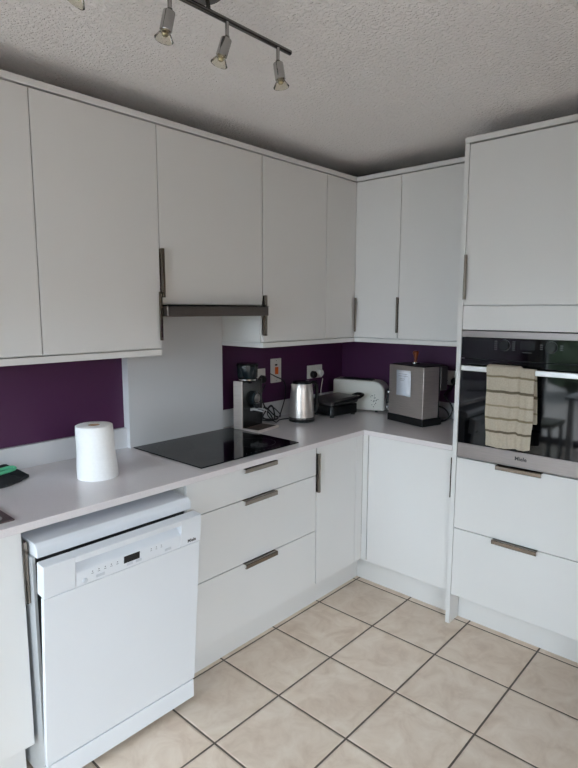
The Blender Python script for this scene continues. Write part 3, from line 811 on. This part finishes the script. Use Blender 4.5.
# local: x towards the wall, y along its wide back (y=+.135 far end)
bm = nb(); box(bm, -.005, .150, -.140, .137, .0008, .042); obj('base', bm, 'black', cm, .003, local=True)
bm = nb(); box(bm, .001, .125, -.1345, .1345, .0425, .331); obj('body', bm, 'steel', cm, .003, 3, local=True)
bm = nb(); box(bm, .1255, .138, -.131, .131, .043, .327); obj('front_plate', bm, 'blackg', cm, local=True)
bm = nb(); box(bm, .1385, .196, -.1345, .1345, .195, .331); hd_ = obj('head', bm, 'greylid', cm, .004, 3, local=True)  # darker grey stands in for steel lying in shadow
obj('group_head', lathe(nb(), [(.022, .160), (.026, .164), (.026, .1945)], 28, LT((.166, 0, 0))), 'chrome', hd_, local=True)
bm = nb(); box(bm, .010, .186, -.120, .120, .3313, .337); tr_ = obj('cup_tray', bm, 'black', cm, .002, local=True)
cd = obj('power_cord', tube(nb(), [(-.160, -.790, .935), (-.15, -.826, .9165), (-.15, -.874, .941), (-.15, -.900, .991), (-.145, -.876, 1.037), (-.13, -.838, 1.06), (-.09, -.82, 1.07), (-.05, -.835, 1.10), (-.04, -.850, 1.125)], .0048), 'rubber', None)
reparent(cd, cm)
p_ = plug(None, 'B', -.85, 1.140, 'black'); reparent(p_, cm); p_.parent = cd
bm = nb(); tube(bm, [(-.165, -.785, 1.01), (-.15, -.815, 1.003), (-.15, -.850, .993), (-.15, -.876, .965), (-.15, -.868, .935), (-.14, -.835, .918), (-.12, -.79, .9165)], .0045)
cd2 = obj('spare_cord', bm, 'rubber', None); reparent(cd2, cm)

tm = thing('wooden_tamper', 'small brown turned-wood tamper standing on the coffee machine', 'tamper', (-.225, -.696, ZW+.337))
obj('foot', lathe(nb(), [(.0235, .0006), (.0235, .010), (.012, .0125)], 28), 'chrome', tm, local=True)
obj('grip', lathe(nb(), [(.010, .0126), (.009, .028), (.011, .045), (.0165, .060), (.0175, .068), (.013, .074), (.004, .076)], 28), 'wood', tm, local=True)
nt_ = thing('paper_note', 'small white handwritten note stuck on the side of the coffee machine', 'note', cm.location + Matrix.Rotation(ca, 3, 'Z') @ Vector((-.002, .013, .232)), rz=ca)
bm = nb(); nu = 8
for i in range(nu):
    pass
vs = []
for i in range(9):
    z = -.073+.146*i/8; dx = -.0018-.002*((i/8-.5)*2)**2*(1 if i < 4 else .3)
    sh = .004*(i/8-.5)
    vs.append((bm.verts.new((dx, -.056+sh, z)), bm.verts.new((dx, .056+sh, z))))
for a, c_ in zip(vs, vs[1:]): bm.faces.new((a[0], a[1], c_[1], c_[0]))
o = obj('sheet', bm, 'note', nt_, local=True); md = o.modifiers.new('thick', 'SOLIDIFY'); md.thickness = .0006
for i, (z, y0_, y1_) in enumerate(((.052, -.03, .04), (.040, -.035, .038), (.024, -.01, .03), (.015, -.005, .032))):
    bm = nb(); box(bm, -.0034, -.0030, y0_, y1_, z-.0011, z+.0011); obj('writing', bm, 'pencil', nt_, local=True)

# ------------------------------------------------------------------ ceiling spotlight bar
LX, LY, LZ = -2.08, -1.085, 2.333
sp_ = thing('spotlight_bar', 'chrome ceiling bar with four small spotlights', 'ceiling light', (LX, LY, ZC))
mt = LT((LX, LY, 0))
bm = nb(); lathe(bm, [(.055, 2.3655), (.062, 2.372), (.064, 2.385), (.064, ZC-.0005)], 40); bm.transform(Matrix.Translation((LX, LY, 0)))
pl = obj('ceiling_plate', bm, 'darkchrome', sp_)
for s in (-.03, .03): obj('post', tube(nb(), [(LX+s, LY+.005, LZ+.007), (LX+s, LY+.010, 2.366)], .006, 10), 'darkchrome', pl)
obj('bar', tube(nb(), [(LX-.344, LY, LZ), (LX+.344, LY, LZ)], .0075, 14, False), 'darkchrome', sp_)
spots = [(-2.392, (-.42, .36, -1)), (-2.182, (-.19, .12, -1)), (-1.995, (-.23, .24, -1)), (-1.795, (.10, -.11, -1))]
for x, dvec in spots:
    st = obj('stem', tube(nb(), [(x, LY-.004, LZ-.006), (x, LY-.004, LZ-.042)], .0055, 12, False), 'chrome', sp_)
    ax = Vector(dvec).normalized(); side = ax.orthogonal().normalized()
    o_ = Vector((x, LY-.004, LZ-.044)); zz = ax; xx = side; yy = zz.cross(xx)
    mt = Matrix(((xx.x, yy.x, zz.x, o_.x), (xx.y, yy.y, zz.y, o_.y), (xx.z, yy.z, zz.z, o_.z), (0, 0, 0, 1)))
    mt = mt @ Matrix.Diagonal((1, 1, .84, 1))
    obj('joint', lathe(nb(), [(.002, -.006), (.006, -.004), (.0075, 0), (.006, .004), (.002, .006)], 16, mt), 'darkchrome', st)
    hd2 = obj('spot_head', lathe(nb(), [(.006, .004), (.0145, .0055), (.0155, .008), (.0155, .060), (.014, .062)], 28, mt), 'chrome', sp_)
    obj('bulb_neck', lathe(nb(), [(.0115, .0625), (.0125, .0645), (.013, .066)], 24, mt), 'bulbcap', hd2)
    obj('bulb_glass', lathe(nb(), [(.0132, .0662), (.0165, .071), (.0215, .081), (.0240, .086), (.023, .088), (.012, .0888)], 28, mt), 'bulbglass', hd2)
    obj('bulb_core', lathe(nb(), [(.008, .0665), (.009, .071), (.006, .076)], 16, mt), 'bulbcap', hd2)

# ------------------------------------------------------------------ behind the camera: dining corner (seen in the oven glass) and garden
tb = thing('dining_table', 'white dining table by the patio doors, seen reflected in the oven glass', 'table', (-4.15, -1.25, 0))
obj('tabletop', box(nb(), -4.55, -3.75, -1.85, -.75, .715, .745), 'panelwhite', tb, .004)
for x in (-4.50, -3.80):
    for y in (-1.80, -.80): obj('leg', box(nb(), x-.025, x+.025, y-.025, y+.025, .0005, .7145), 'panelwhite', tb, .003)
ch = thing('dining_chair', 'olive dining chair at the dining table, seen reflected in the oven glass', 'chair', (-3.75, -.52, 0))
obj('seat', box(nb(), -4.02, -3.60, -.70, -.30, .44, .475), 'olive', ch, .01, 3)
obj('backrest', box(nb(), -4.02, -3.60, -.32, -.285, .478, .90), 'olive', ch, .012, 3)
for x in (-3.99, -3.63):
    for y in (-.67, -.33): obj('leg', box(nb(), x-.016, x+.016, y-.016, y+.016, .0005, .4395), 'frame', ch)

struct('ground', box(nb(), -16, 8, -16, 10, -.20, -.06), 'patio')
tag(obj('added_garden_fence', box(nb(), -8.6, 3, -7.3, -7.2, -.059, 2.3), 'fence'), 'tall brown fence added outside, out of view, to block low sky light', 'fence')  # unseen fence added to cut low sky light reaching the wall cabinets
RB = random.Random(11)
for i in range(6):
    y = -7.6+i*2.05; x = -9.6+RB.uniform(-.4, .4); hgt = 1.7+RB.uniform(-.3, .5)
    bm = nb(); bmesh.ops.create_icosphere(bm, subdivisions=4, radius=1)
    for v in bm.verts:
        n_ = v.co.normalized(); d_ = 1+.13*math.sin(n_.x*9+i)*math.sin(n_.y*11+i*2)*math.sin(n_.z*10)+RB.uniform(-.08, .08)
        v.co = Vector((n_.x*.75*d_, n_.y*.85*d_, hgt/2+n_.z*hgt/2*d_))
    lo = min(v.co.z for v in bm.verts)
    for v in bm.verts: v.co.z -= lo
    bmesh.ops.translate(bm, verts=bm.verts, vec=(x, y, -.06))
    tag(obj('garden_bush', bm, 'foil', None), 'green garden bush outside the patio doors', 'bush', 'garden bushes outside the patio doors')

# ------------------------------------------------------------------ light: overcast sky through the glazing
w = bpy.data.worlds.new('overcast_sky'); S.world = w; w.use_nodes = True
nt = w.node_tree; bg = nt.nodes['Background']
tc = nt.nodes.new('ShaderNodeTexCoord'); sx = nt.nodes.new('ShaderNodeSeparateXYZ'); nt.links.new(tc.outputs['Generated'], sx.inputs[0])
rp = nt.nodes.new('ShaderNodeValToRGB'); nt.links.new(sx.outputs['Z'], rp.inputs['Fac'])
rp.color_ramp.elements[0].position = 0; rp.color_ramp.elements[0].color = (.73, .87, 1, 1)
rp.color_ramp.elements[1].position = .8; rp.color_ramp.elements[1].color = (.79, .90, 1.0, 1)
nt.links.new(rp.outputs['Color'], bg.inputs['Color']); bg.inputs['Strength'].default_value = SKY

def portal(name, loc, rot, sx_, sy_):
    l = bpy.data.lights.new(name, 'AREA'); l.shape = 'RECTANGLE'; l.size = sx_; l.size_y = sy_
    l.cycles.is_portal = True
    o = bpy.data.objects.new(name, l); COL.objects.link(o); o.location = loc; o.rotation_euler = rot
portal('patio_daylight', (RX-.15, (PY0+PY1)/2, PZ/2), (0, -PI/2, 0), PZ, PY1-PY0)
portal('window_daylight', ((WX0+WX1)/2, RY-.15, (WZ0+WZ1)/2), (PI/2, 0, 0), WX1-WX0, WZ1-WZ0)

sl = bpy.data.lights.new('sun', 'SUN'); sl.energy = SUN; sl.angle = math.radians(2); sl.color = (1, .975, .97)
so = bpy.data.objects.new('sun', sl); COL.objects.link(so); so.location = (-12, -4, 9)
so.rotation_euler = Vector((math.cos(math.radians(AZ))*math.cos(math.radians(48)), math.sin(math.radians(AZ))*math.cos(math.radians(48)), -math.sin(math.radians(48)))).to_track_quat('-Z', 'Y').to_euler()

# ------------------------------------------------------------------ camera
cam = bpy.data.cameras.new('camera'); co = bpy.data.objects.new('camera', cam); COL.objects.link(co)
yaw, pit, rol, f = .7387, -.1343, .002, 552.31
F = Vector((math.cos(yaw)*math.cos(pit), math.sin(yaw)*math.cos(pit), math.sin(pit))); Rv = Vector((math.sin(yaw), -math.cos(yaw), 0)); U = Rv.cross(F)
R2 = math.cos(rol)*Rv+math.sin(rol)*U; U2 = math.cos(rol)*U-math.sin(rol)*Rv
co.matrix_world = Matrix(((R2.x, U2.x, -F.x, -3.0708), (R2.y, U2.y, -F.y, -2.2985), (R2.z, U2.z, -F.z, 1.5581), (0, 0, 0, 1)))
cam.sensor_fit = 'VERTICAL'; cam.sensor_height = 24; cam.lens = f*24/768; cam.clip_start = .02
S.camera = co

S.view_settings.view_transform = 'Standard'; S.view_settings.look = 'None'; S.view_settings.gamma = 1
S.view_settings.use_curve_mapping = False; S.view_settings.exposure = EXPO
S.cycles.max_bounces = 14; S.cycles.diffuse_bounces = 8; S.cycles.glossy_bounces = 6; S.cycles.transparent_max_bounces = 12
S.cycles.sample_clamp_indirect = 6; S.cycles.use_denoising = True
S.cycles.caustics_reflective = False; S.cycles.caustics_refractive = False
